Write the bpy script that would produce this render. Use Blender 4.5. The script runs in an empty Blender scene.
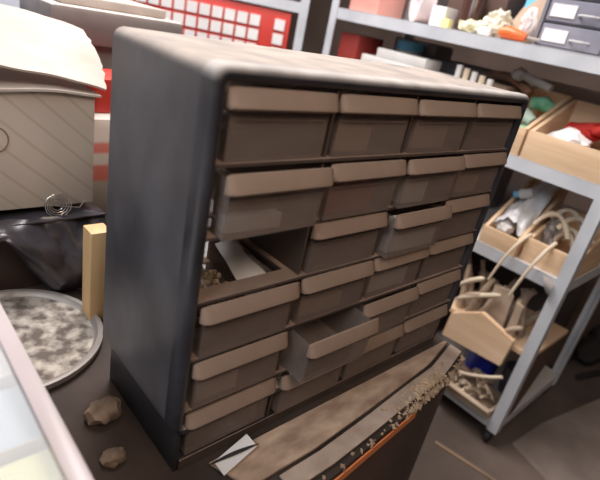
import bpy, bmesh, math, random
from mathutils import Vector, Matrix, noise
S = bpy.context.scene
COL = S.collection
G = 0.93                                   # height of the working origin (cabinet top) above the floor
rnd = random.Random(7)

# ------------------------------------------------------------------ camera, world, lights, exposure
cam = bpy.data.objects.new('camera', bpy.data.cameras.new('camera'))
COL.objects.link(cam); S.camera = cam
cam.data.sensor_width = 36.0
cam.data.lens = 496.108 / 600 * 36
cam.data.clip_start = 0.02
cam.data.dof.use_dof = True; cam.data.dof.focus_distance = 0.62; cam.data.dof.aperture_fstop = 5.0
r0, r1, r2 = (0.7361969, -0.64912187, 0.19145474), (-0.14711755, -0.42962997, -0.89094024), (0.66058349, 0.62774109, -0.41178947)
m = Matrix(((r0[0], -r1[0], -r2[0], 0), (r0[1], -r1[1], -r2[1], 0), (r0[2], -r1[2], -r2[2], 0), (0, 0, 0, 1)))
cam.matrix_world = Matrix.Translation((-0.19991745, -0.30304841, 0.04255197 + G)) @ m

w = bpy.data.worlds.new('world'); S.world = w; w.use_nodes = True
w.node_tree.nodes['Background'].inputs[0].default_value = (1.0, .86, .74, 1)
w.node_tree.nodes['Background'].inputs[1].default_value = 0.13

def area(name, loc, aim, sx, sy, watts, color):
    l = bpy.data.lights.new(name, 'AREA'); l.shape = 'RECTANGLE'; l.size = sx; l.size_y = sy
    l.energy = watts; l.color = color
    o = bpy.data.objects.new(name, l); COL.objects.link(o)
    o.location = (loc[0], loc[1], loc[2] + G)
    d = Vector((aim[0] - loc[0], aim[1] - loc[1], aim[2] - loc[2]))
    o.rotation_euler = d.to_track_quat('-Z', 'Y').to_euler()
    return o
area('ceiling_light_panel', (.45, .75, 1.1), (.5, .72, 0), 1.3, .5, 33, (1, .95, .93))
area('doorway_daylight', (-1.3, -.25, 1.0), (.0, .2, -.05), 1.0, .7, 15, (.86, .92, 1))
area('warm_room_lamp', (-.15, -.85, .85), (.25, 0, -.12), .45, .45, 6.4, (1, .8, .64))

S.view_settings.view_transform = 'Standard'; S.view_settings.look = 'None'
S.view_settings.exposure = 0.35; S.view_settings.gamma = 1; S.view_settings.use_curve_mapping = False

# ------------------------------------------------------------------ materials
MATS = {}
def M(name, c1, c2=None, rough=.6, scale=8., dust=None, dust_amt=.0, bump=0., alpha=1., trans=0., metal=0., stretch=(1, 1, 1), spec=.5, detail=5, lo=.35, hi=.65, transl=0.):
    if name in MATS: return MATS[name]
    mt = bpy.data.materials.new(name); mt.use_nodes = True; nt = mt.node_tree; N = nt.nodes; L = nt.links
    b = N['Principled BSDF']; out = N['Material Output']
    c2 = c2 or tuple(x * .8 for x in c1)
    tc = N.new('ShaderNodeTexCoord'); mp = N.new('ShaderNodeMapping'); mp.inputs['Scale'].default_value = stretch
    L.new(tc.outputs['Object'], mp.inputs[0])
    nz = N.new('ShaderNodeTexNoise'); nz.inputs['Scale'].default_value = scale; nz.inputs['Detail'].default_value = detail
    L.new(mp.outputs[0], nz.inputs['Vector'])
    cr = N.new('ShaderNodeValToRGB'); cr.color_ramp.elements[0].position = lo; cr.color_ramp.elements[1].position = hi
    cr.color_ramp.elements[0].color = (*c1, 1); cr.color_ramp.elements[1].color = (*c2, 1)
    L.new(nz.outputs[0], cr.inputs[0]); col = cr.outputs[0]
    if dust:
        ge = N.new('ShaderNodeNewGeometry'); sx = N.new('ShaderNodeSeparateXYZ'); L.new(ge.outputs['Normal'], sx.inputs[0])
        mr = N.new('ShaderNodeMapRange'); mr.inputs[1].default_value = .0; mr.inputs[2].default_value = .7
        mr.inputs[3].default_value = dust_amt * .25; mr.inputs[4].default_value = 1
        L.new(sx.outputs['Z'], mr.inputs[0])
        n2 = N.new('ShaderNodeTexNoise'); n2.inputs['Scale'].default_value = 22; n2.inputs['Detail'].default_value = 6
        L.new(tc.outputs['Object'], n2.inputs['Vector'])
        m2 = N.new('ShaderNodeMapRange'); m2.inputs[1].default_value = .3; m2.inputs[2].default_value = .62; m2.inputs[3].default_value = .55
        L.new(n2.outputs[0], m2.inputs[0])
        mu = N.new('ShaderNodeMath'); mu.operation = 'MULTIPLY'; mu.use_clamp = True
        L.new(mr.outputs[0], mu.inputs[0]); L.new(m2.outputs[0], mu.inputs[1])
        mx = N.new('ShaderNodeMixRGB'); mx.inputs[2].default_value = (*dust, 1)
        L.new(mu.outputs[0], mx.inputs[0]); L.new(col, mx.inputs[1]); col = mx.outputs[0]
        mrr = N.new('ShaderNodeMapRange'); mrr.inputs[3].default_value = rough; mrr.inputs[4].default_value = .95
        L.new(mu.outputs[0], mrr.inputs[0]); L.new(mrr.outputs[0], b.inputs['Roughness'])
    else: b.inputs['Roughness'].default_value = rough
    L.new(col, b.inputs['Base Color'])
    b.inputs['Metallic'].default_value = metal; b.inputs['Specular IOR Level'].default_value = spec
    b.inputs['Transmission Weight'].default_value = trans
    if bump:
        bp = N.new('ShaderNodeBump'); bp.inputs['Strength'].default_value = bump; bp.inputs['Distance'].default_value = .004
        L.new(nz.outputs[0], bp.inputs['Height']); L.new(bp.outputs[0], b.inputs['Normal'])
    sh = b.outputs[0]
    if transl:
        t = N.new('ShaderNodeBsdfTranslucent'); L.new(col, t.inputs[0]); ms = N.new('ShaderNodeMixShader'); ms.inputs[0].default_value = transl
        L.new(sh, ms.inputs[1]); L.new(t.outputs[0], ms.inputs[2]); sh = ms.outputs[0]
    if alpha < 1:
        t = N.new('ShaderNodeBsdfTransparent'); ms = N.new('ShaderNodeMixShader'); ms.inputs[0].default_value = alpha
        L.new(t.outputs[0], ms.inputs[1]); L.new(sh, ms.inputs[2]); sh = ms.outputs[0]
    L.new(sh, out.inputs[0]); MATS[name] = mt
    return mt

DUST = (.52, .44, .38)
BR = (.36, .26, .2)
m_case = M('scuffed black plastic', (.03, .03, .04), (.085, .085, .10), .38, 14, (.42, .36, .315), .3, .35, stretch=(1, 1, .6), detail=9)
m_frame = M('front rim black plastic', (.016, .016, .022), (.04, .04, .052), .3, 20, (.5, .46, .43), .06, .12)
m_caseb = M('clean black plastic', (.012, .012, .014), (.03, .03, .035), .5)
m_grid = M('dusty brown black plastic', (.05, .035, .03), (.08, .055, .045), .6, 10, (.3, .21, .16), .3)
m_drawer = M('smoky dusty clear plastic', (.42, .34, .30), (.27, .20, .17), .3, 7, None, 0, .05, alpha=.44, transl=.3, stretch=(1, 1, 2.2))
m_lip = M('dusty drawer lip', (.42, .30, .23), (.25, .165, .12), .5, 14, BR, .5, .05, alpha=.93, transl=.12)
m_ply = M('pale plywood', (.78, .56, .36), (.66, .44, .27), .7, 5, bump=.1, stretch=(1, 1, 9))
m_plyh = M('pale pine with long grain', (.80, .58, .38), (.66, .45, .28), .7, 6, bump=.1, stretch=(8, 1, 8))
m_pine = M('fresh cut pine board', (.85, .62, .42), (.74, .5, .31), .65, 4, stretch=(1, 1, 8))
m_batten = M('orange pine', (.75, .5, .26), (.62, .37, .17), .6, 5, stretch=(6, 6, 1))
m_steel = M('white grey painted steel', (.62, .64, .68), (.5, .52, .56), .45, 9, (.6, .54, .5), .1)
m_bench = M('dark dirty bench wood', (.03, .02, .016), (.065, .043, .034), .8, 9, bump=.4)
m_benchf = M('brown laminate panel', (.11, .062, .046), (.05, .032, .026), .6, 4)
m_chip = M('broken chipboard', (.45, .33, .22), (.26, .17, .11), .9, 60, bump=.8)
m_orange = M('orange edge band', (.75, .24, .08), (.6, .17, .05), .5)
m_card = M('dusty brown cardboard', (.56, .41, .30), (.30, .2, .14), .9, 9, bump=.2, stretch=(2, 5, 1))
m_floor = M('worn concrete floor', (.15, .11, .09), (.07, .05, .04), .75, 3.2, bump=.3, detail=8)
m_wall = M('brown plaster', (.16, .11, .09), (.11, .075, .06), .9, 3, bump=.2)
m_ceil = M('grey ceiling paint', (.5, .47, .44), (.42, .4, .37), .9, 3)
m_red = M('red painted drawers', (.72, .07, .05), (.58, .05, .04), .4, 5)
m_redd = M('dark red box', (.36, .04, .03), (.22, .03, .025), .6, 5)
m_pink = M('faded red card', (.85, .32, .27), (.75, .42, .36), .7, 5)
m_white = M('white paper', (.85, .83, .82), (.76, .73, .72), .7, 10)
m_whitep = M('white plastic', (.8, .78, .76), (.68, .65, .62), .4, 8)
m_grey = M('grey plastic', (.25, .235, .235), (.33, .31, .3), .5, 5, DUST, .1)
m_greyd = M('dark grey plastic', (.085, .08, .085), (.13, .12, .12), .5, 6)
m_tote = M('taupe grey plastic', (.17, .145, .138), (.22, .19, .18), .5, 4, (.6, .53, .48), .05)
m_lidm = M('dull grey metal', (.42, .38, .35), (.3, .27, .25), .5, 10, metal=.4)
m_ash = M('dried paint and ash', (.50, .45, .39), (.13, .105, .09), .95, 48, bump=1., detail=8, lo=.38, hi=.6)
m_bag = M('black bin bag', (.02, .018, .022), (.045, .04, .047), .3, 8, bump=.5, spec=.7)
m_blackm = M('matte black', (.015, .013, .013), (.03, .026, .024), .7)
m_clear = M('clear plastic sheet', (.85, .87, .88), (.75, .78, .8), .12, 6, alpha=.3)
m_rim = M('frosted clear plastic', (.68, .6, .6), (.6, .52, .52), .3, 6, alpha=.9, transl=.2)
m_yel = M('pale yellow paper', (.8, .8, .38), (.72, .74, .45), .6)
m_lbl = M('pale blue paper', (.42, .52, .62), (.5, .58, .64), .6)
m_blue = M('deep blue plastic', (.02, .04, .55), (.02, .03, .35), .4)
m_sky = M('light blue plastic', (.2, .58, .82), (.18, .5, .75), .4)
m_jar = M('cloudy plastic jar', (.68, .58, .5), (.58, .49, .42), .35, 6)
m_root = M('pale dry wood stick', (.55, .43, .32), (.38, .28, .2), .8, 12, bump=.4)
m_root2 = M('grey brown stick', (.50, .38, .29), (.32, .23, .17), .85, 14, bump=.4)
m_rootp = M('cream stick', (.78, .66, .5), (.65, .52, .38), .7, 12)
m_glove = M('red rubber', (.75, .06, .05), (.6, .04, .04), .4, 6)
m_rust = M('rusty iron', (.25, .12, .07), (.12, .07, .05), .8, 25, bump=.3)
m_green = M('green cloth', (.1, .38, .2), (.3, .55, .4), .8, 30)
m_org = M('orange plastic', (.9, .2, .05), (.8, .15, .04), .35)
m_kraft = M('kraft card', (.5, .36, .27), (.4, .28, .2), .85, 6)
m_cream = M('cream plastic film', (.8, .76, .62), (.7, .66, .5), .4, 10, bump=.5)
m_film = M('cloudy clear film', (.88, .88, .9), (.7, .7, .72), .2, 16, bump=.8, alpha=.9)

# box face: cream card with faint slanted print lines and one faint round print
def box_face():
    mt = bpy.data.materials.new('printed cream card'); mt.use_nodes = True; N = mt.node_tree.nodes; L = mt.node_tree.links
    b = N['Principled BSDF']; b.inputs['Roughness'].default_value = .85
    tc = N.new('ShaderNodeTexCoord'); mp = N.new('ShaderNodeMapping'); mp.inputs['Rotation'].default_value = (0, math.radians(-42), 0)
    L.new(tc.outputs['Object'], mp.inputs[0])
    wv = N.new('ShaderNodeTexWave'); wv.bands_direction = 'Z'; wv.inputs['Scale'].default_value = 12; wv.inputs['Distortion'].default_value = .3
    L.new(mp.outputs[0], wv.inputs[0])
    cr = N.new('ShaderNodeValToRGB'); e = cr.color_ramp.elements
    e[0].position = .0; e[0].color = (.56, .47, .39, 1); e[1].position = .09; e[1].color = (.66, .57, .49, 1)
    L.new(wv.outputs[0], cr.inputs[0])
    nz = N.new('ShaderNodeTexNoise'); nz.inputs['Scale'].default_value = 9; L.new(tc.outputs['Object'], nz.inputs[0])
    mx = N.new('ShaderNodeMixRGB'); mx.blend_type = 'MULTIPLY'; mx.inputs[0].default_value = .35
    L.new(cr.outputs[0], mx.inputs[1]); L.new(nz.outputs[0], mx.inputs[2]); L.new(mx.outputs[0], b.inputs[0])
    return mt
m_boxface = box_face()
m_flap = M('torn cream card', (.60, .52, .46), (.47, .39, .34), .85, 9, bump=.5)
def striped():
    mt = bpy.data.materials.new('white sack with red bands'); mt.use_nodes = True; N = mt.node_tree.nodes; L = mt.node_tree.links
    b = N['Principled BSDF']; b.inputs['Roughness'].default_value = .6
    tc = N.new('ShaderNodeTexCoord'); sp = N.new('ShaderNodeSeparateXYZ'); L.new(tc.outputs['Object'], sp.inputs[0])
    cr = N.new('ShaderNodeValToRGB'); cr.color_ramp.interpolation = 'EASE'
    mr = N.new('ShaderNodeMapRange'); mr.inputs[1].default_value = -.0; mr.inputs[2].default_value = .25
    L.new(sp.outputs['Z'], mr.inputs[0]); L.new(mr.outputs[0], cr.inputs[0])
    e = cr.color_ramp.elements; e[0].position = 0; e[0].color = (.42, .36, .28, 1); e[1].position = 1; e[1].color = (.75, .68, .62, 1)
    for p, c in ((.55, (.5, .43, .35)), (.58, (.75, .2, .15)), (.66, (.7, .22, .17)), (.69, (.75, .66, .6)), (.74, (.75, .66, .6)), (.77, (.75, .22, .18)), (.81, (.75, .25, .2)), (.84, (.8, .72, .66))):
        k = e.new(p); k.color = (*c, 1)
    L.new(cr.outputs[0], b.inputs[0])
    return mt
m_sack = striped()

# ------------------------------------------------------------------ mesh helpers
class MB:
    def __init__(s): s.bm = bmesh.new()
    def box(s, x0, x1, y0, y1, z0, z1, bev=0., rot=None, seg=2):
        c = Vector(((x0 + x1) / 2, (y0 + y1) / 2, (z0 + z1) / 2))
        mt = Matrix.Translation(c) @ (rot.to_4x4() if rot else Matrix()) @ Matrix.Diagonal((abs(x1 - x0), abs(y1 - y0), abs(z1 - z0), 1))
        r = bmesh.ops.create_cube(s.bm, size=1, matrix=mt)
        if bev:
            es = list({e for v in r['verts'] for e in v.link_edges})
            bmesh.ops.bevel(s.bm, geom=es, offset=bev, segments=seg, affect='EDGES', profile=.6)
        return s
    def tube(s, pts, rad, seg=10, cap=True):
        pts = [Vector(p) for p in pts]; n = len(pts)
        rads = rad if isinstance(rad, (list, tuple)) else [rad] * n
        rings = []; up = None
        for i, p in enumerate(pts):
            t = (pts[min(i + 1, n - 1)] - pts[max(i - 1, 0)]).normalized()
            if up is None: up = t.orthogonal().normalized()
            up = (up - t * up.dot(t)).normalized(); sd = t.cross(up)
            rings.append([s.bm.verts.new(p + (up * math.cos(a) + sd * math.sin(a)) * rads[i]) for a in [2 * math.pi * k / seg for k in range(seg)]])
        for a, b in zip(rings, rings[1:]):
            for k in range(seg): s.bm.faces.new((a[k], a[(k + 1) % seg], b[(k + 1) % seg], b[k]))
        if cap: s.bm.faces.new(rings[0][::-1]); s.bm.faces.new(rings[-1])
        return s
    def lathe(s, prof, c, seg=40, mat=None):
        rings = []
        for r, z in prof:
            rings.append([s.bm.verts.new((c[0] + r * math.cos(a), c[1] + r * math.sin(a), c[2] + z)) for a in [2 * math.pi * k / seg for k in range(seg)]])
        for a, b in zip(rings, rings[1:]):
            for k in range(seg): s.bm.faces.new((a[k], a[(k + 1) % seg], b[(k + 1) % seg], b[k]))
        s.bm.faces.new(rings[0][::-1]); s.bm.faces.new(rings[-1])
        if mat: bmesh.ops.transform(s.bm, matrix=mat, verts=[v for rr in rings for v in rr])
        return s
    def prism(s, poly, axis, a0, a1, bev=0.):
        def P(u, v, a): return {'x': (a, u, v), 'y': (u, a, v), 'z': (u, v, a)}[axis]
        A = [s.bm.verts.new(P(u, v, a0)) for u, v in poly]; B = [s.bm.verts.new(P(u, v, a1)) for u, v in poly]
        fs = [s.bm.faces.new(A), s.bm.faces.new(B[::-1])]
        for k in range(len(poly)):
            j = (k + 1) % len(poly); fs.append(s.bm.faces.new((A[k], B[k], B[j], A[j])))
        if bev:
            es = list({e for f in fs for e in f.edges}); bmesh.ops.bevel(s.bm, geom=es, offset=bev, segments=2, affect='EDGES')
        return s
    def sheet(s, fn, nu, nv, th=.0015):
        g = [[Vector(fn(i / nu, j / nv)) for j in range(nv + 1)] for i in range(nu + 1)]
        top = [[s.bm.verts.new(p) for p in row] for row in g]; bot = []
        for i in range(nu + 1):
            row = []
            for j in range(nv + 1):
                du = g[min(i + 1, nu)][j] - g[max(i - 1, 0)][j]; dv = g[i][min(j + 1, nv)] - g[i][max(j - 1, 0)]
                row.append(s.bm.verts.new(g[i][j] - du.cross(dv).normalized() * th))
            bot.append(row)
        for i in range(nu):
            for j in range(nv):
                s.bm.faces.new((top[i][j], top[i + 1][j], top[i + 1][j + 1], top[i][j + 1]))
                s.bm.faces.new((bot[i][j], bot[i][j + 1], bot[i + 1][j + 1], bot[i + 1][j]))
        for i in range(nu):
            s.bm.faces.new((top[i][0], bot[i][0], bot[i + 1][0], top[i + 1][0])); s.bm.faces.new((top[i][nv], top[i + 1][nv], bot[i + 1][nv], bot[i][nv]))
        for j in range(nv):
            s.bm.faces.new((top[0][j], top[0][j + 1], bot[0][j + 1], bot[0][j])); s.bm.faces.new((top[nu][j], bot[nu][j], bot[nu][j + 1], top[nu][j + 1]))
        return s
    def blob(s, c, r, amp=.15, freq=6, sub=4, flat=None, seed=0):
        res = bmesh.ops.create_icosphere(s.bm, subdivisions=sub, radius=1)
        for v in res['verts']:
            d = v.co.normalized(); k = 1 + amp * noise.noise(d * freq * .5 + Vector((seed, seed, 0))) * 2 + amp * .6 * noise.noise(d * freq + Vector((0, seed, 9)))
            q = Vector((d.x * r[0] * k, d.y * r[1] * k, d.z * r[2] * k))
            if flat is not None: q.z = max(q.z, flat)
            v.co = Vector(c) + q
        return s
    def xf(s, mat): bmesh.ops.transform(s.bm, matrix=mat, verts=s.bm.verts[:]); return s
    def build(s, name, mat, parent=None, smooth=True, origin=None):
        off = Vector((0, 0, 0)); p = parent
        while p: off += Vector(p.location); p = p.parent
        bmesh.ops.recalc_face_normals(s.bm, faces=s.bm.faces[:])
        if parent is None:
            if origin is None:
                vs = [v.co for v in s.bm.verts]
                origin = ((min(v.x for v in vs) + max(v.x for v in vs)) / 2, (min(v.y for v in vs) + max(v.y for v in vs)) / 2, min(v.z for v in vs))
            loc = Vector((origin[0], origin[1], origin[2] + G))
        else: loc = Vector((0, 0, 0))
        bmesh.ops.translate(s.bm, verts=s.bm.verts[:], vec=Vector((0, 0, G)) - off - loc)
        me = bpy.data.meshes.new(name); s.bm.to_mesh(me); s.bm.free()
        if smooth:
            for f in me.polygons: f.use_smooth = True
            me.set_sharp_from_angle(angle=math.radians(38))
        me.materials.append(mat)
        o = bpy.data.objects.new(name, me); COL.objects.link(o)
        if parent: o.parent = parent
        o.location = loc
        return o
def tag(o, label, cat, group=None, kind=None):
    o['label'] = label; o['category'] = cat
    if group: o['group'] = group
    if kind: o['kind'] = kind
    return o
def thing(name, label, cat, loc, group=None):
    o = bpy.data.objects.new(name, None); COL.objects.link(o); o.empty_display_size = .05
    o.location = (loc[0], loc[1], loc[2] + G); return tag(o, label, cat, group)
def struct(name, mb, mat):
    o = mb.build(name, mat, smooth=False); o['kind'] = 'structure'; return o
def bez(p0, p1, p2, n=10):
    p0, p1, p2 = Vector(p0), Vector(p1), Vector(p2)
    return [p0 * (1 - t) ** 2 + p1 * 2 * t * (1 - t) + p2 * t * t for t in [i / n for i in range(n + 1)]]

# ------------------------------------------------------------------ room shell
struct('floor', MB().box(-2.5, 2.3, -2.2, 2.6, -1.0, -.93), m_floor)
struct('ceiling', MB().box(-2.5, 2.3, -2.2, 2.6, 1.6, 1.65), m_ceil)
struct('wall_back', MB().box(-2.5, 2.3, 2.5, 2.6, -.93, 1.6), m_wall)
struct('wall_right', MB().box(2.2, 2.3, -2.2, 2.5, -.93, 1.6), m_wall)
struct('wall_left', MB().box(-2.5, -2.4, -2.2, 2.5, -.93, 1.6), m_wall)
struct('wall_front', MB().box(-2.4, 2.2, -2.2, -2.1, -.93, 1.6), m_wall)

# ------------------------------------------------------------------ workbench
BT = -.415
bench = thing('workbench', 'dark dirty workbench with a chipped front edge under the drawer cabinet', 'workbench', (0, .35, -.93))
MB().prism([(-.9, -.092), (.16, -.092), (.43, -.068), (.522, -.046), (.522, .88), (-.9, .88)], 'z', BT - .02, BT - .0005, .001).build('bench_top', m_bench, bench)
MB().prism([(-.9, -.08), (.16, -.08), (.43, -.056), (.515, -.038), (.515, -.024), (.43, -.042), (.16, -.066), (-.9, -.066)], 'z', -.93, BT - .0205).build('front_panel', m_benchf, bench)
MB().box(.50, .515, -.0225, .86, -.93, BT - .0205, .001).build('end_panel', m_benchf, bench)
MB().prism([(-.9, -.0925), (.16, -.0925), (.34, -.0765), (.34, -.0785), (.16, -.0945), (-.9, -.0945)], 'z', BT - .019, BT - .007).build('edge_band', m_orange, bench)
def EY(x): return -.092 if x < .16 else (-.092 + .024 * (x - .16) / .27 if x < .43 else -.068 + .022 * (x - .43) / .092)
def chips():
    b = MB()
    for i in range(260):
        x = rnd.uniform(.14, .515) if i % 3 else rnd.gauss(.37, .04)
        if x > .515 or (x < .31 and i % 4): continue
        y = EY(x) + rnd.uniform(-.002, .004); q = rnd.uniform(.0015, .0045)
        b.box(x, x + q * rnd.uniform(.8, 2.2), y, y + q, BT - rnd.uniform(.001, .009), BT + rnd.uniform(-.0005, .0015), 0, Matrix.Rotation(rnd.uniform(0, 3), 3, (rnd.random() - .5, rnd.random() - .5, 1)))
    return b
o = chips().build('splintered_edge', m_chip, bench, smooth=False)
# cardboard sheet on bench, in front of the cabinet
def cs(u, v):
    x = .045 + .465 * u + .02 * v * (1 - u)
    return (x, -.008 + (EY(x) + .036 + .008) * v, BT + .0035 + .0012 * math.sin(u * 9) * v)
tag(MB().sheet(cs, 24, 4, .003).build('cardboard_sheet', m_card), 'dusty brown cardboard strip lying on the bench in front of the drawers', 'cardboard')
def cs2(u, v): return (.10 + .41 * u, EY(.10 + .41 * u) + .030 - .022 * v, BT + .0045 + .001 * math.sin(u * 13))
tag(MB().sheet(cs2, 20, 2, .0025).build('chipboard_strip', M('pale chipboard', (.48, .38, .31), (.36, .27, .21), .9, 30, bump=.4)), 'pale grey chipboard strip along the splintered bench edge', 'board')
def scrap(u, v): return (.048 + .05 * u, -.012 - .02 * v + .01 * u, BT + .009 + .004 * u)
tag(MB().sheet(scrap, 6, 3, .001).build('paper_scrap', m_white), 'small white paper scrap at the lower left of the cardboard strip', 'paper')
tag(MB().tube(bez((.04, -.012, BT + .009), (.07, -.02, BT + .02), (.10, -.022, BT + .016), 8), [.0004 + .0018 * math.sin(math.pi * i / 8) for i in range(9)], 6).build('black_sliver', m_blackm), 'thin black curved sliver lying on the white paper scrap', 'strip')
def shav():
    b = MB()
    for i in range(240):
        x = rnd.gauss(.37, .035); y = EY(x) + rnd.uniform(.003, .022)
        a = rnd.uniform(0, 3); l = rnd.uniform(.0015, .005)
        zz = BT + .0045 + rnd.uniform(0, .004); b.box(x, x + l, y, y + l * .7, zz, zz + l * .4, 0, Matrix.Rotation(a, 3, 'Z'))
    return b
tag(shav().build('wood_shavings', M('wood crumbs', (.62, .47, .32), (.42, .3, .19), .9, 40), smooth=False), 'pale wood crumbs scattered along the broken bench edge', 'shavings', kind='stuff')
for i, (x, y, r, lb) in enumerate(((-.02, .112, .02, 'larger tan rubble lump beside the black side of the cabinet'), (-.035, .05, .013, 'smaller brown rubble lump on bench nearer the lower left'))):
    tag(MB().blob((x, y, BT + r * .5), (r, r * .8, r * .65), .14, 4, 3, -r * .5, i).build('rubble_lump', M('dull tan rubble', (.30, .22, .16), (.12, .085, .065), .9, 40, bump=.6)), lb, 'rubble', 'rubble lumps')

# ------------------------------------------------------------------ drawer cabinet
W, D = .51, .173
cab = thing('drawer_cabinet', 'black plastic storage cabinet of small smoky drawers, dusty on top', 'drawer cabinet', (W / 2, D / 2, BT))
def rr(x0, x1, z0, z1, r, n=6):
    pts = []
    for cx, cz, a0 in ((x1 - r, z1 - r, 0), (x0 + r, z1 - r, 90), (x0 + r, z0 + r, 180), (x1 - r, z0 + r, 270)):
        for k in range(n + 1):
            a = math.radians(a0 + 90 * k / n); pts.append((cx + r * math.cos(a), cz + r * math.sin(a)))
    return pts
def ring(outer, inner, y0, y1, bev):
    b = MB(); n = len(outer)
    v = [[b.bm.verts.new((p[0], y, p[1])) for p in L] for y in (y0, y1) for L in (outer, inner)]
    o0, i0, o1, i1 = v
    for k in range(n):
        j = (k + 1) % n
        b.bm.faces.new((o0[k], o0[j], i0[j], i0[k])); b.bm.faces.new((o1[k], i1[k], i1[j], o1[j]))
        b.bm.faces.new((o0[k], o1[k], o1[j], o0[j])); b.bm.faces.new((i0[k], i0[j], i1[j], i1[k]))
    if bev:
        b.bm.normal_update()
        es = [e for e in b.bm.edges if all(abs(q.co.y - y0) < 1e-6 for q in e.verts) and ((e.verts[0] in o0) == (e.verts[1] in o0)) and abs(e.calc_face_angle(0)) > 1]
        bmesh.ops.bevel(b.bm, geom=es, offset=bev, segments=4, affect='EDGES', profile=.5)
    return b
ring(rr(.0012, W - .0012, -.357, -.0012, .011), rr(.006, W - .006, -.352, -.006, .008), .0175, D, 0).build('casing', m_case, cab)
ring(rr(0, W, -.357, 0, .013), rr(.0135, W - .0135, -.352, -.0125, .004), 0, .017, .006).build('front_frame', m_frame, cab)
b = MB()   # recessed lower body
b.box(.010, .0145, .006, D - .004, BT, -.3575, .001).box(W - .0145, W - .010, .006, D - .004, BT, -.3575, .001)
b.box(.015, W - .015, .006, D - .004, BT, -.4, .001)
b.build('plinth', m_caseb, cab)
MB().box(.0155, W - .0155, .0045, .0058, BT + .001, -.4005).build('bottom_rail', m_grid, cab)
ZS = [-.0125] + [-.0765 - .0635 * k for k in range(5)] + [-.3975]
b = MB()
b.bm.free()
for k in range(1, 6):
    b = MB(); z_ = (ZS[k] - .0015, ZS[k] + .0015)
    b.box(.0065, W - .0065, .002, .022, *z_).box(.0065, W - .0065, D - .012, D - .002, *z_)
    for c in range(5): xc = .0135 + .12075 * c; b.box(max(.0065, xc - .009), min(W - .0065, xc + .009), .022, D - .012, *z_)
    b.build('row_rail', m_grid, cab)
CX = [.0135 + .12075 * c for c in range(5)]
for c in range(1, 4): MB().box(CX[c] - .0015, CX[c] + .0015, .006, D - .003, -.400, -.0065).build('column_divider', m_grid, cab)

def drawer_proto():
    w, h, d, t = .1155, .0585, .15, .0016
    b = MB()
    g = .0048
    b.box(g, w - g, 0, t, 0, h - .002).box(g + t, w - g - t, t, d, 0, t).box(g, g + t, t, d, 0, h - .006).box(w - g - t, w - g, t, d, 0, h - .006).box(g + t, w - g - t, d - t, d, t, h - .012)
    b.box(.010, w - .010, -.0014, 0, .0335, .0348)      # raised label rail
    db = b.build('drawer', m_drawer, None, origin=(0, 0, 0))
    p = [(-.0015, .0415), (-.007, .0425), (-.0088, .0445), (-.0082, .047), (-.002, .0588), (.0006, .0588), (.0006, .0415)]
    b = MB(); n = len(p)
    secs = [(-.0005, .3), (.002, .8), (.006, 1), (w - .006, 1), (w - .002, .8), (w + .0005, .3)]
    rg = [[b.bm.verts.new((x, y * s if y < 0 else y, .0495 + (z - .0495) * (.8 + .2 * s))) for y, z in p] for x, s in secs]
    for A, B in zip(rg, rg[1:]):
        for k in range(n): b.bm.faces.new((A[k], A[(k + 1) % n], B[(k + 1) % n], B[k]))
    b.bm.faces.new(rg[0]); b.bm.faces.new(rg[-1][::-1])
    hb = b.build('handle', m_lip, None, origin=(0, 0, 0))
    for q in (db, hb): q.location = (0, 0, 0); q.data.transform(Matrix.Translation((0, 0, -G))) if min(v.co.z for v in q.data.vertices) > .5 else None
    return db, hb
db, hb = drawer_proto()
pull = {(1, 0): .012, (1, 1): .006, (1, 2): .008, (2, 2): .012, (4, 1): .030, (3, 0): .004, (4, 0): .003, (3, 1): .002, (2, 1): .001, (5, 1): .004, (4, 2): .006, (1, 3): .004}
tilt = {(4, 1): 2.5, (1, 0): 1.2, (2, 2): 1.0}
first = True
for r in range(6):
    for c in range(4):
        if (r, c) == (2, 0): continue
        d_ = db if first else db.copy(); h_ = hb if first else hb.copy()
        if not first: COL.objects.link(d_); COL.objects.link(h_)
        first = False
        d_.parent = cab; h_.parent = d_
        x = CX[c] + .0026 + rnd.uniform(-.0008, .0012); y = .004 - pull.get((r, c), rnd.uniform(-.002, .002)); z = ZS[r + 1] + .0019
        d_.location = Vector((x, y, z + G)) - Vector(cab.location)
        d_.rotation_euler = (math.radians(tilt.get((r, c), 0)), 0, 0)
        h_.location = (0, 0, 0)
# a few things lying inside drawers
ORD = ['top', 'second', 'third', 'fourth', 'fifth', 'bottom']; ORC = ['first', 'second', 'third', 'fourth']
m_nut = M('dark hardware card', (.04, .03, .028), (.08, .06, .05), .7, 40)
for r, c, col, what, hh, ww in ((2, 2, m_white, 'white', .044, .098), (0, 2, m_kraft, 'brown', .03, .07), (0, 1, m_kraft, 'brown', .026, .05), (3, 2, m_whitep, 'pale', .03, .08), (0, 0, m_nut, 'dark', .02, .09), (1, 0, m_whitep, 'pale', .014, .06),
                                (1, 1, m_redd, 'dark red', .03, .07), (1, 2, m_whitep, 'pale', .034, .05), (2, 1, m_nut, 'dark', .028, .06), (4, 0, m_jar, 'beige', .022, .05), (3, 0, m_nut, 'dark', .025, .08), (3, 1, m_kraft, 'brown', .02, .07), (5, 0, m_nut, 'dark', .03, .09), (1, 3, m_kraft, 'brown', .03, .06), (4, 1, m_nut, 'dark', .02, .08)):
    x = CX[c] + .012; z = ZS[r + 1] + .005; y = .0085 - pull.get((r, c), 0)
    tag(MB().box(x, x + ww, y, y + .012, z, z + hh, .001, Matrix.Rotation(.03, 3, 'Y')).build('small_packet', col), what + ' packet seen dimly inside the ' + ORD[r] + ' row drawer of the ' + ORC[c] + ' column', 'packet', 'packets inside the small drawers')
def wp(u, v): return (.082 + .040 * u + .022 * v, .016 + .10 * v, -.226 + .012 * v + .004 * math.sin(u * 3) + .003 * noise.noise(Vector((u * 4, v * 4, 1))))
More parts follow.
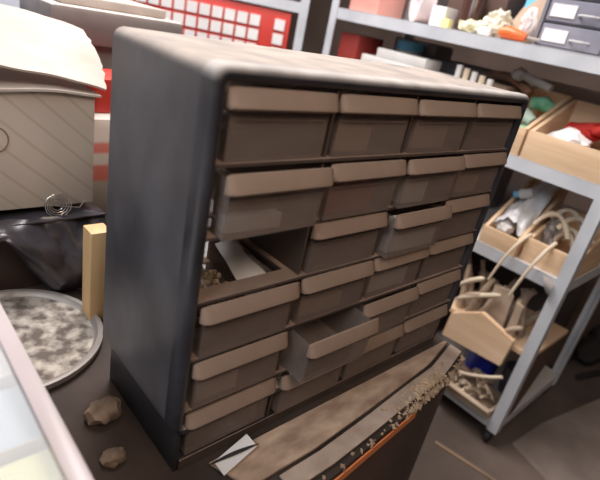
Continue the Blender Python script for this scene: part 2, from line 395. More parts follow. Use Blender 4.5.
tag(MB().sheet(wp, 10, 12, .0015).build('white_paper_strip', m_white), 'crumpled white paper in the open drawer beneath the empty slot', 'paper')
def junk():
    b = MB()
    for i in range(260):
        x = rnd.uniform(.022, .082); y = rnd.uniform(.012, .13); a = rnd.uniform(0, 6.28); l = rnd.uniform(.003, .007); z_ = -.262 + rnd.uniform(.012, .044)
        b.tube([(x, y, z_), (x + l * math.cos(a), y + l * math.sin(a), z_ + rnd.uniform(-.003, .003))], rnd.uniform(.0016, .0034), 6)
    return b
tag(junk().build('small_hardware', M('tarnished brass bits', (.6, .46, .3), (.3, .22, .15), .6, 60)), 'brown heap of small hardware in the drawer beneath the empty slot', 'hardware', kind='stuff')

# ------------------------------------------------------------------ things on the bench: left
LX, LY, LR = -.07, .29, .112
lid = thing('round_lid', 'round grey metal lid full of dried ash beside the cabinet', 'lid', (LX, LY, BT))
MB().lathe([(LR - .012, 0), (LR - .003, .001), (LR, .006), (LR, .012), (LR - .003, .0135), (LR - .007, .0125), (LR - .009, .007), (LR - .013, .0045), (.0, .0045)], (LX, LY, BT), 56).build('rim', m_lidm, lid)
def ash():
    b = MB(); n = 40
    c = b.bm.verts.new((LX, LY, BT + .010)); prev = None
    rings = []
    for i in range(1, 13):
        rr_ = (LR - .012) * i / 12
        rings.append([b.bm.verts.new((LX + rr_ * math.cos(2 * math.pi * k / n), LY + rr_ * math.sin(2 * math.pi * k / n), BT + .0052 + (.007 * abs(noise.noise(Vector((rr_ * math.cos(2 * math.pi * k / n) * 28, rr_ * math.sin(2 * math.pi * k / n) * 28, 3))))) * (1 - (i / 12) ** 4))) for k in range(n)])
    for k in range(n): b.bm.faces.new((c, rings[0][k], rings[0][(k + 1) % n]))
    for A, B in zip(rings, rings[1:]):
        for k in range(n): b.bm.faces.new((A[k], B[k], B[(k + 1) % n], A[(k + 1) % n]))
    return b
tag(ash().build('dried_ash', m_ash), 'grey crusted ash lying in the round metal lid', 'ash', kind='stuff')

# clear organiser, lower left
org = thing('clear_organiser_box', 'clear plastic organiser box with a frosted rim at the lower left', 'storage box', (-.28, .0, BT))
zt = -.25
b = MB()
b.box(-.45, -.109, .150, .164, zt - .012, zt, .003).box(-.45, -.109, -.16, -.146, zt - .012, zt, .003)
b.box(-.1235, -.109, -.1455, .1495, zt - .012, zt, .003).box(-.45, -.4355, -.1455, .1495, zt - .012, zt, .003)
b.build('rim', m_rim, org)
b = MB()
b.box(-.115, -.1125, -.145, .149, BT + .0005, zt - .0125).box(-.447, -.4445, -.145, .149, BT + .0005, zt - .0125)
b.box(-.444, -.1155, .1525, .155, BT + .0005, zt - .0125).box(-.444, -.1155, -.151, -.1485, BT + .0005, zt - .0125).box(-.444, -.1155, -.148, .152, BT + .0005, BT + .003)
b.build('walls', m_clear, org)
MB().box(-.435, -.1245, -.1455, .1495, zt - .0045, zt - .0025).build('lid_panel', m_clear, org)
b = MB()
for y in (-.022, .052): b.box(-.444, -.1155, y, y + .002, BT + .0035, zt - .014)
b.build('divider', m_rim, org)
for i, (y0, y1, mt, lb) in enumerate(((-.147, -.0225, m_yel, 'pale yellow paper inside the clear box, nearest the camera'), (-.0195, .0515, m_lbl, 'pale blue paper in the middle of the clear box'), (.0545, .149, m_white, 'white paper at the far end of the clear box'))):
    tag(MB().box(-.43, -.118, y0 + .003, y1 - .003, BT + .004, zt - .022, .002).build('paper_stack', mt), lb, 'paper', 'papers in the clear box')

# timber batten
tag(MB().box(.030, .058, .288, .318, BT, -.272, .002).build('timber_batten', m_batten), 'short orange pine batten standing upright behind the cabinet', 'timber')

# black tub, bag, cardboard box
tub = thing('brown_carton', 'dusty brown carton under the black bin bag and torn box', 'carton', (-.09, .56, BT))
MB().box(-.28, .045, .415, .66, BT, -.306, .003).build('carton_body', m_benchf, tub)
MB().box(-.28, .045, .413, .45, -.3055, -.300, .001).build('top_edge', m_card, tub)
def bagf(u, v):
    x = -.30 + .385 * u; y = .385 + .33 * v
    n1 = noise.noise(Vector((x * 16, y * 14, 2))); n2 = noise.noise(Vector((x * 40 + 5, y * 30, 7)))
    z = -.286 + .010 * n1 + .004 * n2
    e = max(0, (.06 - v) / .06)
    return (x, y - .012 * e, min(z, -.2805) - .0 * e)
def drape(u, v):        # hangs down the front of the tub
    x = -.30 + .385 * u
    hang = .02 + .11 * min(1, max(0, (x + .055) / .07)) + .02 * noise.noise(Vector((x * 19, 3, 1)))
    zf = -.286 - hang * v
    y = .385 - .03 * math.sin(v * 3) + .014 * noise.noise(Vector((x * 26, v * 2.5, 4))) + .006 * noise.noise(Vector((x * 60, v * 6, 8)))
    return (x, y, max(zf, BT + .003))
bag = thing('bin_bag', 'crumpled black bin bag hanging out under the torn cardboard box', 'bag', (-.1, .5, -.4))
MB().sheet(bagf, 40, 30, .002).build('top_layer', m_bag, bag)
MB().sheet(drape, 60, 20, .002).build('hanging_layer', m_bag, bag)
box = thing('cardboard_box', 'torn cream cardboard box with open flaps on the black bin bag', 'cardboard box', (-.1, .52, -.278))
x0, x1, y0, y1, z0, z1 = -.30, .075, .40, .66, -.277, -.115
MB().box(x0, x1, y0, y0 + .004, z0, z1 - .001, .001).build('front_side', m_boxface, box)
b = MB(); b.box(x0, x1, y1 - .004, y1, z0, z1, .001).box(x0, x0 + .004, y0 + .004, y1 - .004, z0, z1).box(x1 - .004, x1, y0 + .004, y1 - .004, z0, z1).box(x0 + .004, x1 - .004, y0 + .004, y1 - .004, z0, z0 + .004)
b.build('body', m_flap, box)
def fl1(u, v):   # lower flap just above the front side
    x = x0 + (x1 + .006 - x0) * u
    return (x, y0 - .008 + .12 * v, z1 + .002 + .018 * (1 - u) * (.4 + v) + .002 * math.sin(u * 17))
MB().sheet(fl1, 24, 6, .003).build('lower_flap', m_flap, box)
def fl2(u, v):   # raised upper flap
    xr = .089 + .022 * v + .004 * noise.noise(Vector((v * 14, 0, 0))) + .008 * math.sin(v * 3.1)
    x = x0 + (xr - x0) * u
    y = .396 + .150 * v + .006 * noise.noise(Vector((u * 12, 4, 0))) * v
    z = -.108 + (xr - x) * .19 + .058 * v + .003 * math.sin(u * 9) + .002 * noise.noise(Vector((u * 9, v * 7, 1)))
    return (x, y, z)
MB().sheet(fl2, 30, 16, .003).build('upper_flap', m_flap, box)
# printed ring on face
def circ(cx, cz, r, th, yy, n=28):
    b = MB(); b.tube([(cx + r * math.cos(2 * math.pi * k / n), yy, cz + r * math.sin(2 * math.pi * k / n)) for k in range(n + 1)], th, 6, False); return b
circ(-.052, -.178, .017, .0011, y0 - .0002).build('printed_ring', M('faded brown print', (.3, .2, .17), (.26, .17, .14), .9), box)
b = MB(); pts = [( .021 + (.006 + .0011 * k / 4) * math.cos(k * .55), .391 - .0001 * k, -.272 + (.006 + .0011 * k / 4) * math.sin(k * .55)) for k in range(52)]
pts += [(.021 + .03 + .0006 * k, .388 - .0004 * k, -.272 - .006 + .0012 * k) for k in range(0, 12)]
b.tube(pts, .0009, 6)
tag(b.build('wire_coil', M('bright wire', (.6, .55, .5), (.5, .45, .4), .3, metal=.8)), 'small coil of bright wire at the lower edge of the torn box', 'wire')

# striped sack, red box, tote
tag(MB().box(.085, .215, .475, .60, BT, -.168, .018).build('paper_sack', m_sack), 'white sack with red bands standing behind the cabinet and torn box', 'sack')
tag(MB().box(.082, .20, .50, .595, -.1675, -.113, .004).build('red_box', m_redd if 0 else m_red), 'red box on top of the red banded sack', 'box')
tote = thing('storage_tote', 'large grey storage tote with a wide lid behind the cabinet', 'storage tote', (.2, .76, BT))
MB().box(.098, .312, .64, .87, BT, -.082, .012).build('tote_body', m_tote, tote)
MB().box(.085, .325, .615, .878, -.0815, -.022, .008).build('lid', m_tote, tote)
tag(MB().box(.11, .30, .64, .83, -.0215, -.006, .003).build('folded_sheet', m_flap), 'folded cream sheet lying on the grey storage tote', 'sheet')
tag(MB().box(-.2, .073, .725, .84, BT, .02, .012).build('white_bucket', M('bluish white plastic', (.7, .74, .84), (.62, .67, .78), .4)), 'bluish white plastic container behind the torn cardboard box', 'container')

# things behind the cabinet, seen through the missing drawer
def ws(u, v): return (.25 + .16 * u - .03 * v, .33 + .20 * v + .02 * u, BT + .012 + .05 * v + .006 * noise.noise(Vector((u * 5, v * 5, 0))))
tag(MB().sheet(ws, 14, 14, .002).build('white_sheet', m_white), 'crumpled white sheet behind the cabinet, seen through the empty drawer slot', 'sheet')
def straw():
    b = MB()
    for i in range(260):
        x = rnd.gauss(.30, .035); y = rnd.uniform(.22, .325); z = BT + rnd.uniform(.003, .022); a = rnd.uniform(0, 6.28); l = rnd.uniform(.006, .018); e = rnd.uniform(-.3, .3)
        b.tube([(x, y, z), (x + l * math.cos(a), y + l * math.sin(a), z + l * e * .3)], rnd.uniform(.0008, .002), 5)
    return b
tag(straw().build('wood_debris', m_root2), 'brown twiggy debris behind the empty drawer slot', 'debris', kind='stuff')
tag(MB().box(.38, .50, .28, .42, BT, -.20, .006, Matrix.Rotation(.2, 3, 'Z')).build('grey_carton', m_grey), 'grey carton standing behind the right end of the drawers', 'carton')

# ------------------------------------------------------------------ steel shelving unit on the right
def shelving(name, label, px, y0, y1, depth, zs, ztop, mat4=None, half=False):
    u = thing(name, label, 'shelving', (px + depth / 2, (y0 + y1) / 2, -.93) if mat4 is None else tuple(mat4 @ Vector((depth / 2, (y0 + y1) / 2, -.93))))
    def bl(b, nm, mt=m_steel):
        if mat4 is not None: b.xf(mat4)
        return b.build(nm, mt, u)
    t, f = .003, .028
    for (yy, sy) in ((y0, 1), (y1, -1)):
        for (xx, sx) in ((px, 1), (px + depth, -1)):
            b = MB(); b.box(xx, xx + sx * t, yy, yy + sy * f, -.882, ztop).box(xx + sx * t, xx + sx * f, yy, yy + sy * t, -.882, ztop)
            bl(b, 'post')
            cxx, cyy = xx + sx * .02, yy + sy * .02
            bl(MB().lathe([(.016, -.008), (.0205, -.006), (.0205, .006), (.016, .008)], (0, 0, 0), 24, Matrix.Translation((cxx, cyy, -.909)) @ Matrix.Rotation(math.pi / 2, 4, 'X')).box(cxx - .012, cxx + .012, cyy - .012, cyy + .012, -.8885, -.8825), 'caster', m_blackm)
    for z in zs:
        b = MB(); xa, xb, ya, yb = px + .0035, px + depth - .0035, y0 + .0035, y1 - .0035
        b.box(xa, xb, ya, yb, z - .0015, z)
        b.box(xa, xa + .0015, ya, yb, z - .032, z - .002).box(xb - .0015, xb, ya, yb, z - .032, z - .002)
        b.box(xa + .002, xb - .002, ya, ya + .0015, z - .032, z - .002).box(xa + .002, xb - .002, yb - .0015, yb, z - .032, z - .002)
        b.box(xa + .0015, xa + .012, ya + .002, yb - .002, z - .032, z - .0305)
        bl(b, 'shelf')
    return u
ZA, ZB, ZC, ZD = .075, -.17, -.405, -.845
unit = shelving('steel_shelving', 'white grey steel shelving unit full of clutter right of the cabinet', 1.0, -.030, .915, .42, (ZA, ZB, ZC, ZD), .62)
# wooden half shelf with gusset, fixed to the unit
MB().box(1.004, 1.25, -.0255, .24, -.632, -.618, .001).build('half_shelf', m_ply, unit)
MB().prism([(1.004, -.633), (1.25, -.633), (1.05, -.88), (1.004, -.88)], 'y', -.0255, -.016, 0).build('gusset_board', m_benchf, unit)
PV = [(.199, -.62), (.121, -.571), (.022, -.596), (.028, -.68), (.203, -.696)]
tag(MB().prism(PV, 'x', .982, .998, .0012).build('pine_board', m_pine), 'five-sided fresh pine board fixed to the front of the low shelf', 'board')

# second unit beyond, set at an angle; red drawer rack in it
ux = Vector((.75, -.66, 0)).normalized(); nx = Vector((-ux.y, ux.x, 0))
M2 = Matrix(((nx.x, ux.x, 0, .975), (nx.y, ux.y, 0, .99), (0, 0, 1, 0), (0, 0, 0, 1)))   # local x = depth, local y = along
unit2 = shelving('steel_shelving', 'white grey steel shelving unit standing at an angle behind the cabinet', 0, -.92, 0.0, .4, (.067, -.17, -.45, -.85), .6, M2)
rack = thing('red_drawer_rack', 'red rack of small drawers with square white labels on far shelving', 'drawer rack', tuple(M2 @ Vector((.1, -.45, -.1685))))
MB().box(.012, .3, -.80, -.05, -.1685, .030, .003).xf(M2).build('rack_body', m_red, rack)
for r in range(4):
    for c in range(18):
        if c == 16: continue
        ya = -.79 + c * .0405; za = -.016 - r * .0435
        if ya > -.07: continue
        d_ = MB().box(.004, .0115, ya, ya + .037, za - .016, za + .0235, .001).xf(M2).build('small_drawer', m_red, rack)
        MB().box(.0025, .0038, ya + .002, ya + .035, za - .012, za + .021).xf(M2).build('label_card', m_white, d_)

# ---- bins on the shelves (sloping sides)
def bin_(name, label, xa, xb, ya, yb, z, hf, hb_, mt=m_ply, group='pale wooden bins on the steel shelves'):
    t = .009
    u = thing(name, label, 'wooden bin', ((xa + xb) / 2, (ya + yb) / 2, z), group)
    MB().box(xa, xa + t, ya, yb, z, z + hf, .001).build('front_board', m_plyh if 0 else mt, u)
    prof = [(xa + t, z), (xb - t, z), (xb - t, z + hb_), (xa + t, z + hf)]
    MB().prism(prof, 'y', ya, ya + t).build('side_board', mt, u); MB().prism(prof, 'y', yb - t, yb).build('side_board', mt, u)
    MB().box(xb - t, xb, ya, yb, z, z + hb_, .001).build('back_board', mt, u)
    MB().box(xa + t, xb - t, ya + t, yb - t, z, z + .006).build('base_board', mt, u)
    return u
bin_('wooden_bin', 'wooden bin half hidden behind the cabinet corner, holding green cloth', 1.006, 1.21, .197, .315, ZB + .0005, .066, .15)
bin_('wooden_bin', 'largest wooden bin at right edge, holding red gloves', 1.006, 1.21, -.024, .190, ZB + .0005, .066, .145)
bin_('wooden_bin', 'wooden bin on the middle shelf holding a clear plastic bag', 1.006, 1.20, .112, .212, ZC + .0005, .045, .16)
bin_('wooden_bin', 'wooden bin on the middle shelf filled with pale curved roots', 1.02, 1.21, -.024, .103, ZC + .0005, .058, .12)
tag(MB().box(1.225, 1.262, -.02, .315, ZB + .0005, .004, .002).build('grey_plank', M('weathered grey board', (.45, .4, .37), (.36, .31, .28), .8)), 'weathered grey board standing on edge behind the wooden bins', 'board')

# gloves etc. in the big bin
def glove(c, s, rot, mt, label):
    b = MB(); Rm = Matrix.Translation(c) @ Matrix.Rotation(rot, 4, 'Z') @ Matrix.Rotation(.35, 4, 'Y')
    b.blob((0, 0, 0), (.045 * s, .03 * s, .013 * s), .1, 4, 3)
    b.tube([(.03 * s, 0, 0), (.075 * s, 0, .002), (.09 * s, 0, .002)], [.02 * s, .022 * s, .026 * s], 12)
    for k, (dy, l) in enumerate(((-.02, .035), (-.007, .045), (.007, .042), (.02, .03))):
        b.tube(bez((-.03 * s, dy * s, 0), (-.055 * s, dy * s * 1.2, .004), ((-.04 - l) * s, dy * s * 1.3, -.004), 5), [.008 * s] * 5 + [.005 * s], 8)
    b.tube(bez((-.01 * s, .025 * s, 0), (-.02 * s, .045 * s, 0), (-.045 * s, .05 * s, 0), 5), [.009 * s] * 5 + [.005 * s], 8)
    b.xf(Rm); return tag(b.build('work_glove', mt), label, 'glove', 'gloves in the big wooden bin')
glove((1.09, .05, ZB + .105), 1.1, 1.2, m_glove, 'red rubber glove on top in the big wooden bin')
glove((1.10, -.005, ZB + .06), .9, 2.4, m_glove, 'second red rubber glove by the right side of the big bin')
tag(MB().blob((1.06, .115, ZB + .055), (.03, .045, .032), .25, 5, 3, None, 3).build('white_cloth', m_white), 'crumpled white cloth in the big wooden bin left of the gloves', 'cloth')
tag(MB().box(1.03, 1.13, .0, .10, ZB + .008, ZB + .05, .008, Matrix.Rotation(.3, 3, 'Z')).build('brown_block', M('orange brown wood', (.5, .24, .12), (.4, .18, .09), .6)), 'orange brown block lying under the red gloves', 'block')
for i, (y, x, z, lb) in enumerate(((.225, 1.05, .05, 'front green and white rolled cloth in the half hidden bin'), (.25, 1.09, .085, 'middle green and white rolled cloth in the half hidden bin'), (.235, 1.14, .12, 'rearmost green rolled cloth in the half hidden bin'))):
    tag(MB().tube([(x, y - .025, ZB + z - .01), (x + .004, y, ZB + z), (x, y + .03, ZB + z - .006)], [.014, .019, .016], 12).build('rolled_cloth', m_green if i != 1 else M('pale green cloth', (.55, .68, .58), (.4, .55, .46), .8, 30)), lb, 'cloth', 'rolled cloths in the bin')
# clear bag with peak in bin 3
def cbag(u, v):
    x = 1.03 + .14 * u; y = .125 + .075 * v
    z = ZC + .05 + .07 * u + .03 * math.sin(v * 3) + .06 * max(0, u - .45) * (1 - v) * 2 + .018 * noise.noise(Vector((u * 6, v * 6, 2)))
    return (x, y, z)
tag(MB().sheet(cbag, 22, 18, .001).build('clear_plastic_bag', m_film), 'crumpled clear plastic bag peaking out of the wooden bin', 'plastic bag')
tag(MB().blob((1.05, .175, ZC + .05), (.02, .022, .02), .2, 4, 3).build('white_bundle', m_white), 'small white bundle at the front of the clear bag', 'bundle')
cp = thing('small_bottle', 'small bottle with a blue cap leaning in the bin of clear plastic', 'bottle', (1.08, .2, ZC + .1))
q = Matrix.Translation((1.10, .19, ZC + .13)) @ Matrix.Rotation(1.1, 4, 'X')
MB().lathe([(.010, 0), (.013, .004), (.013, .03), (.008, .036)], (0, 0, 0), 20, q).build('bottle_body', m_whitep, cp)
MB().lathe([(.009, -.014), (.009, -.001)], (0, 0, 0), 20, q).build('cap', m_sky, cp)
# curved pale roots in bin 4
for i in range(7):
    a = i * .8; cx = 1.06 + .018 * (i % 4); cy = .035 + .016 * ((i * 2) % 5) - .02
    p = bez((cx, cy - .035, ZC + .05 + .008 * i), (cx + .02, cy + .02, ZC + .15 + .004 * i), (cx + .02 * math.cos(a), cy + .045, ZC + .06 + .007 * i), 12)
    tag(MB().tube(p, [.0045 + .0025 * math.sin(k * .5 + i) ** 2 for k in range(13)], 9).build('curved_root', m_rootp), 'pale curved root heaped in the wooden bin by the shelf post', 'root', 'pale curved roots in the bin')
tag(MB().blob((1.10, .075, ZC + .07), (.028, .02, .045), .3, 5, 3, None, 8).build('grey_rag', M('grey rag', (.4, .36, .35), (.3, .27, .26), .9)), 'grey rag stuffed beside the pale roots', 'rag')
# things hanging over the lip of shelf C
tag(MB().tube(bez((1.03, .10, -.34), (.975, .115, -.36), (.972, .135, -.475), 12), [.0045 - .00012 * k for k in range(13)], 8).build('hanging_root', m_rootp), 'pale root hanging over the middle shelf, nearer the cabinet', 'root', 'roots hanging over the middle shelf')
tag(MB().tube(bez((1.03, .04, -.335), (.972, .05, -.36), (.97, .072, -.485), 12), [.0052 - .00012 * k for k in range(13)], 8).build('hanging_root', m_rootp), 'pale root hanging over the middle shelf, nearer the post', 'root', 'roots hanging over the middle shelf')
def rag(u, v): return (.992 - .006 * math.sin(v * 3), -.005 + .03 * u * (1 - .6 * v), -.412 - .035 * v + .006 * u)
tag(MB().sheet(rag, 6, 6, .002).build('hanging_rag', m_grey), 'small grey rag hanging under the middle shelf by the post', 'rag')

# sticks standing on the half shelf
k = 0
for i in range(17):
    y = .205 - .0105 * i; x = 1.03 + .035 * (i % 3) ; h = .125 + .025 * math.sin(i * 2.1) - .0015 * i
    lean = .05 * math.sin(i * 1.7) + (.02 if i < 6 else 0)
    rr_ = .008 + .006 * ((i * 7) % 4) / 3
    p = bez((x, y, -.6175), (x + .005, y + lean * .3 + .006 * math.sin(i), -.6175 + h * .5), (x + .01, y + lean, -.6175 + h), 8)
    pos = ['nearest the cabinet', 'in the middle', 'nearest the post'][min(2, i // 6)]
    tag(MB().tube(p, [rr_ * (1.15 - .05 * j + .12 * math.sin(j * 1.9 + i)) for j in range(9)], 9).build('driftwood_stick', (m_root, m_root2, m_root)[i % 3]),
        'dry wooden stick of the upright bunch behind the pine board, ' + pos, 'stick', 'upright sticks behind the pine board, ' + pos)
for i, (ya, za, yb_, zb) in enumerate(((.21, -.585, .10, -.51), (.215, -.545, .155, -.49), (.19, -.56, .12, -.528), (.06, -.60, .02, -.56))):
    tag(MB().tube(bez((.998, ya, za), (.988, (ya + yb_) / 2, (za + zb) / 2 + .012), (1.0, yb_, zb), 8), [.002, .006, .0065, .007, .0075, .007, .0065, .007, .003], 9).build('crossing_stick', m_rootp if i < 2 else m_root),
        ['long pale stick lying across the upright bunch', 'short pale stick at the top left of the bunch', 'knobbly stick in the middle of the bunch', 'short stick low beside the shelf post'][i], 'stick', 'sticks across the bunch')
tag(MB().prism([(.125, -.6175), (.068, -.6175), (.075, -.505), (.088, -.492), (.118, -.497)], 'x', 1.012, 1.022, .001).build('flat_slat', m_root2), 'flat grey brown slat standing among the sticks', 'slat')
tag(MB().prism([(.058, -.6175), (.034, -.6175), (.042, -.515), (.06, -.51)], 'x', 1.008, 1.02, .001).build('flat_slat', m_root), 'narrow pale slat standing among the sticks beside the post', 'slat')

# bottom shelf: blue tub, dark tub, twigs, tray
tb = thing('blue_tub', 'deep blue plastic tub on the bottom shelf under the pine board', 'tub', (1.11, .13, ZD))
MB().lathe([(.042, 0), (.048, .06), (.052, .12), (.054, .145), (.050, .145), (.048, .12), (.038, .01)], (1.15, .125, ZD + .0005), 36).build('tub_body', m_blue, tb)
MB().lathe([(.0550, .125), (.0565, .129), (.0550, .134), (.0545, .134), (.0545, .125)], (1.15, .125, ZD + .0005), 36).build('rim_band', m_blue, tb)
tag(MB().lathe([(.035, 0), (.042, .085), (.038, .085), (.03, .01)], (1.16, .022, ZD + .0005), 32).build('dark_pot', m_greyd), 'dark grey pot beside the blue tub behind the post', 'pot')
tr = thing('twig_tray', 'shallow pale tray heaped with twigs on the bottom shelf', 'tray', (1.04, .08, ZD))
b = MB(); b.box(.99, 1.09, .002, .17, ZD + .001, ZD + .005)
for (a, c, e, f) in ((.985, .992, .002, .17), (1.083, 1.09, .002, .17), (.992, 1.083, .002, .008), (.992, 1.083, .164, .17)): b.box(a, c, e, f, ZD + .0005, ZD + .028, .001)
b.build('tray_body', m_root, tr)
MB().tube([(.981, .004, ZD + .025), (.981, .168, ZD + .025)], .006, 12).build('rim_roll', m_root, tr)
for i in range(46):
    y = rnd.uniform(.02, .155); x = rnd.uniform(1.0, 1.07); a = rnd.uniform(0, 3.14); l = rnd.uniform(.02, .055); z = ZD + .014 + .0012 * i
    x1_ = min(1.08, max(.99, x + l * math.cos(a))); y1_ = min(.16, max(.01, y + l * math.sin(a)))
    tag(MB().tube(bez((x, y, z), ((x + x1_) / 2, (y + y1_) / 2, z + rnd.uniform(.004, .02)), (x1_, y1_, z + rnd.uniform(-.003, .012)), 6), rnd.uniform(.0025, .005), 7).build('twig', (m_rootp, m_root, m_root2)[i % 3]), 'short pale twig heaped in the shallow tray under the blue tub', 'twig', 'twigs in the shallow tray')
tag(MB().tube(bez((.995, .12, ZD + .07), (.985, .06, ZD + .10), (.985, .012, ZD + .14), 8), .0048, 8).build('long_twig', m_rootp), 'single long pale twig sticking up from the tray in front of the blue tub', 'twig')

# ------------------------------------------------------------------ middle level: things seen over the cabinet
tag(MB().box(1.03, 1.15, .80, .878, ZB + .0005, .01, .004).build('dark_red_box', m_redd), 'dark red box on the shelf beside the double posts', 'box')
tag(MB().box(1.2, 1.3, .632, .80, ZB + .0005, .03, .01).build('grey_case', m_grey), 'grey case at the back behind the jar with blue lid', 'case')
jar = thing('plastic_jar', 'cloudy beige jar with a light blue lid behind the cabinet top', 'jar', (1.16, .69, ZB))
MB().lathe([(.040, 0), (.044, .006), (.044, .152), (.038, .165), (.036, .169)], (1.16, .70, ZB + .0005), 36).build('jar_body', m_jar, jar)
MB().lathe([(.042, .166), (.043, .168), (.043, .190), (.040, .193)], (1.16, .70, ZB + .0005), 36).build('lid', m_sky, jar)
for i in range(6):
    z = ZB + .0005 + .0268 * i
    tag(MB().box(1.02 + .004 * (i % 2), 1.105, .45 + .07 * (i == 5) + .008 * (i % 3), .815 - .012 * i - .04 * (i == 5), z, z + .0262, .004).build('white_tray', m_whitep),
        ['lowest white plastic tray of the pile behind the cabinet', 'second lowest white plastic tray of the pile', 'middle white plastic tray of the pile', 'white plastic tray just above the middle of the pile', 'second highest white tray of the pile', 'topmost white plastic tray of the pile before the blue lidded jar'][i], 'tray', 'pile of white trays')
tag(MB().box(1.16, 1.32, .40, .62, ZB + .0005, -.005, .008).build('dark_crate', m_greyd), 'dark grey crate at the back right of the white trays', 'crate')
for i in range(5):
    y = .43 - .024 * i
    tag(MB().tube([(1.035, y, ZB + .0005), (1.045, y + .012, -.004 - .004 * i)], .0085, 10).build('white_rod', m_rootp if i % 2 else m_whitep), ('leftmost', 'second from left', 'middle', 'fourth from left', 'rightmost')[i] + ' of five pale rod ends showing above the cabinet top', 'rod', 'white rods in a row')
tag(MB().tube(bez((1.15, .42, -.02), (1.13, .33, .01), (1.12, .27, -.035), 8), .012, 10).build('rusty_pipe', m_rust), 'short bent rusty pipe behind the cabinet corner', 'pipe')
tag(MB().box(1.10, 1.2, .325, .395, ZB + .0005, -.03, .004).build('brown_carton', m_kraft), 'small brown carton behind the right corner of the cabinet', 'carton')
b = MB().tube([(1.10, .215, -.01), (1.10, .30, .006)], .010, 10); b.blob((1.10, .305, .006), (.018, .018, .016), .15, 4, 3)
tag(b.build('steel_tool', m_grey), 'grey round-headed steel tool lying above the wooden bins', 'tool')

# ------------------------------------------------------------------ top shelf
z = ZA + .0005
tag(MB().box(1.02, 1.14, .745, .86, z, z + .12, .004).build('pink_box', m_pink), 'faded red box at the left end of the top shelf', 'box')
tag(MB().box(1.16, 1.3, .68, .82, z, z + .16, .006).build('grey_tin', m_grey), 'grey tin behind the faded red box', 'tin')
b = MB(); n = 36; c = Vector((1.075, .635, z + .062))
rr2 = [[b.bm.verts.new(c + Vector((q[1], (0.046 + q[0]) * math.cos(2 * math.pi * k / n), (0.046 + q[0]) * math.sin(2 * math.pi * k / n)))) for q in ((-.014, -.02), (.0155, -.02), (.0155, .02), (-.014, .02))] for k in range(n)]
for k in range(n):
    A, B = rr2[k], rr2[(k + 1) % n]
    for j in range(4): b.bm.faces.new((A[j], A[(j + 1) % 4], B[(j + 1) % 4], B[j]))
b.xf(Matrix.Translation(c) @ Matrix.Rotation(math.radians(-38), 4, 'Z') @ Matrix.Translation(-c))
tag(b.build('tape_roll', M('pinkish white tape', (.85, .75, .77), (.8, .68, .7), .5)), 'pinkish white roll standing on the top shelf', 'tape roll')
tag(MB().box(1.04, 1.10, .53, .575, z, z + .05, .003).build('small_white_box', m_white), 'small white box right of the pinkish roll', 'box')
tag(MB().box(1.03, 1.05, .505, .53, z, z + .022, .002).build('yellow_packet', M('soft yellow', (.85, .78, .3), (.8, .75, .4), .6)), 'small yellow packet in front of the dark bottle', 'packet')
bt = thing('dark_bottle', 'dark brown bottle standing in the middle of the top shelf', 'bottle', (1.1, .49, z))
MB().lathe([(.026, 0), (.03, .004), (.03, .09), (.022, .11), (.012, .12), (.012, .15)], (1.10, .49, z), 32).build('bottle_body', M('dark brown glass', (.08, .035, .025), (.05, .025, .02), .2), bt)
MB().lathe([(.014, .1505), (.014, .168)], (1.10, .49, z), 24).build('cap', m_blackm, bt)
tag(MB().box(1.14, 1.3, .42, .60, z, z + .15, .006).build('dark_brown_box', M('dark brown card', (.12, .07, .055), (.09, .05, .04), .8)), 'dark brown box at the back of the top shelf', 'box')
tag(MB().blob((1.05, .445, z + .014), (.03, .035, .016), .3, 6, 3, -.0135, 2).build('cream_packet', M('yellowish film', (.85, .8, .5), (.75, .75, .62), .5, 12)), 'flat yellowish packet lying near the shelf edge', 'packet')
tag(MB().box(1.012, 1.045, .378, .41, z, z + .02, .003, Matrix.Rotation(.3, 3, 'Z')).build('white_battery_box', m_white), 'tiny white carton at the shelf edge left of the orange handle', 'box')
tag(MB().blob((1.08, .395, z + .03), (.04, .03, .032), .25, 6, 4, -.0295, 5).build('cream_bag', m_cream), 'crumpled cream bag beside the folded kraft card', 'bag')
def kr(u, v): return (1.075 + .05 * v + .03 * abs(u - .5), .385 - .085 * u - .012 * v, z + .003 + (.085 + .04 * u) * v)
tag(MB().sheet(kr, 8, 8, .003).build('kraft_card', m_kraft), 'folded brown kraft card standing on the top shelf', 'card')
oh = thing('orange_tool', 'orange handled tool lying at the top shelf edge', 'tool', (1.03, .33, z))
MB().tube([(1.022, .352, z + .014), (1.024, .335, z + .016), (1.03, .31, z + .014), (1.034, .29, z + .012)], [.010, .0145, .013, .009], 14).build('handle', m_org, oh)
MB().tube([(1.0345, .2895, z + .012), (1.05, .265, z + .012)], .004, 10).build('shaft', m_grey, oh)
tag(MB().blob((1.06, .308, z + .045), (.014, .018, .03), .25, 5, 3, None, 4).build('white_bag', m_white), 'small white bag between kraft card and little drawer cabinet', 'bag')
tag(MB().box(1.13, 1.24, .285, .37, z, z + .13, .008).build('blue_carton', m_sky), 'light blue carton behind the kraft card', 'carton')
mc = thing('small_drawer_cabinet', 'grey cabinet of labelled drawers at the right end of top shelf', 'drawer cabinet', (1.13, .13, z))
m_mc = M('slate grey plastic', (.17, .17, .2), (.22, .22, .25), .45)
m_mcd = M('blue grey drawer plastic', (.2, .2, .25), (.27, .27, .32), .35)
b = MB(); b.box(1.055, 1.25, .275, .283, z, z + .22).box(1.055, 1.25, -.03, -.022, z, z + .22).box(1.055, 1.25, -.022, .275, z, z + .004).box(1.055, 1.25, -.022, .275, z + .212, z + .22).box(1.24, 1.25, -.022, .275, z + .004, z + .212)
b.box(1.056, 1.24, .12, .126, z + .004, z + .212)
for k in range(1, 4): b.box(1.06, 1.24, -.022, .12, z + .0025 + .0525 * k, z + .0045 + .0525 * k).box(1.06, 1.24, .126, .275, z + .0025 + .0525 * k, z + .0045 + .0525 * k)
b.build('frame', m_mc, mc)
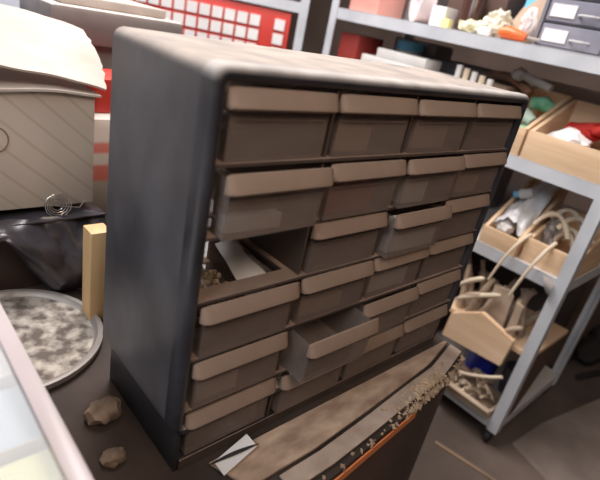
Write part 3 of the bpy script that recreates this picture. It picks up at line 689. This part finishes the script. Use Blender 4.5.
for cI, (ya, yb_) in enumerate(((.129, .272), (-.019, .117))):
    for k in range(4):
        za = z + .0055 + .0525 * k
        d_ = MB().box(1.057, 1.22, ya, yb_, za, za + .0465, .002).build('drawer', m_mcd, mc)
        MB().box(1.0545, 1.0565, yb_ - .064, yb_ - .008, za + .009, za + .036).build('label_card', m_white, d_)
        MB().tube([(1.0565, (ya + yb_) / 2 - .045, za + .018), (1.046, (ya + yb_) / 2 - .035, za + .018), (1.046, (ya + yb_) / 2 - .01, za + .018), (1.0565, (ya + yb_) / 2, za + .018)], .0022, 8).build('pull', m_steel, d_)

# ------------------------------------------------------------------ floor things at the right
F = -.93
b = MB(); b.blob((1.80, -.02, F + .04), (.12, .05, .04), .12, 4, 4, -.0395, 3); b.blob((1.87, -.02, F + .075), (.05, .045, .05), .1, 4, 3)
tag(b.build('dark_shoe', m_blackm), 'dark shoe like object on the floor at the right edge', 'shoe')
tag(MB().tube([(1.60, -.05, F + .012), (1.86, -.13, F + .012)], .011, 12).build('black_rod', m_blackm), 'black rod lying on the concrete floor at the right', 'rod')
tag(MB().box(.89, .93, .058, .062, F, F + .004) .box(.885, .892, -.18, .06, F, F + .003, 0, Matrix.Rotation(-.24, 3, 'Z')).build('tan_strip', m_batten) if 0 else MB().box(.895, .905, -.17, .07, F + .0002, F + .004, 0, Matrix.Rotation(.2, 3, 'Z')).build('tan_strip', M('dull tan wood', (.26, .17, .11), (.2, .13, .085), .8)), 'thin tan wooden strip on the floor beneath the shelving', 'strip')
tag(MB().tube(bez((1.32, .07, F + .009), (1.45, .02, F + .009), (1.50, .05, F + .009), 10) + bez((1.51, .05, F + .009), (1.6, .0, F + .009), (1.72, .02, F + .009), 10), .008, 8).build('dark_cable', m_blackm), 'dark cable snaking along the floor behind the shelving', 'cable')
tag(MB().box(1.55, 1.95, .12, .9, F, -.45, .01).build('dark_chest', m_greyd), 'dark chest standing against the wall behind the shelving', 'chest')
tag(MB().box(1.02, 1.36, .32, .82, ZD + .0005, -.62, .006).build('brown_crate', m_benchf), 'brown crate deep on the bottom shelf', 'crate')
tag(MB().box(1.06, 1.38, .34, .80, ZC + .0005, -.25, .006).build('black_crate', m_greyd), 'dark crate deep on the middle shelf behind the bins', 'crate')
PB = [(1.075, -.06), (1.25, -.075), (1.62, -.15), (1.75, -.20), (1.35, -.42), (1.10, -.35), (1.03, -.2)]  # outline of a thin flat patch, paler in colour than the floor around it
tag(MB().prism(PB, 'z', F + .0002, F + .0035, 0).build('pale_floor_patch', M('mottled pale brown', (.33, .265, .225), (.20, .155, .13), .8, 5, bump=.2)), 'flat pale patch on the floor at lower right', 'board')
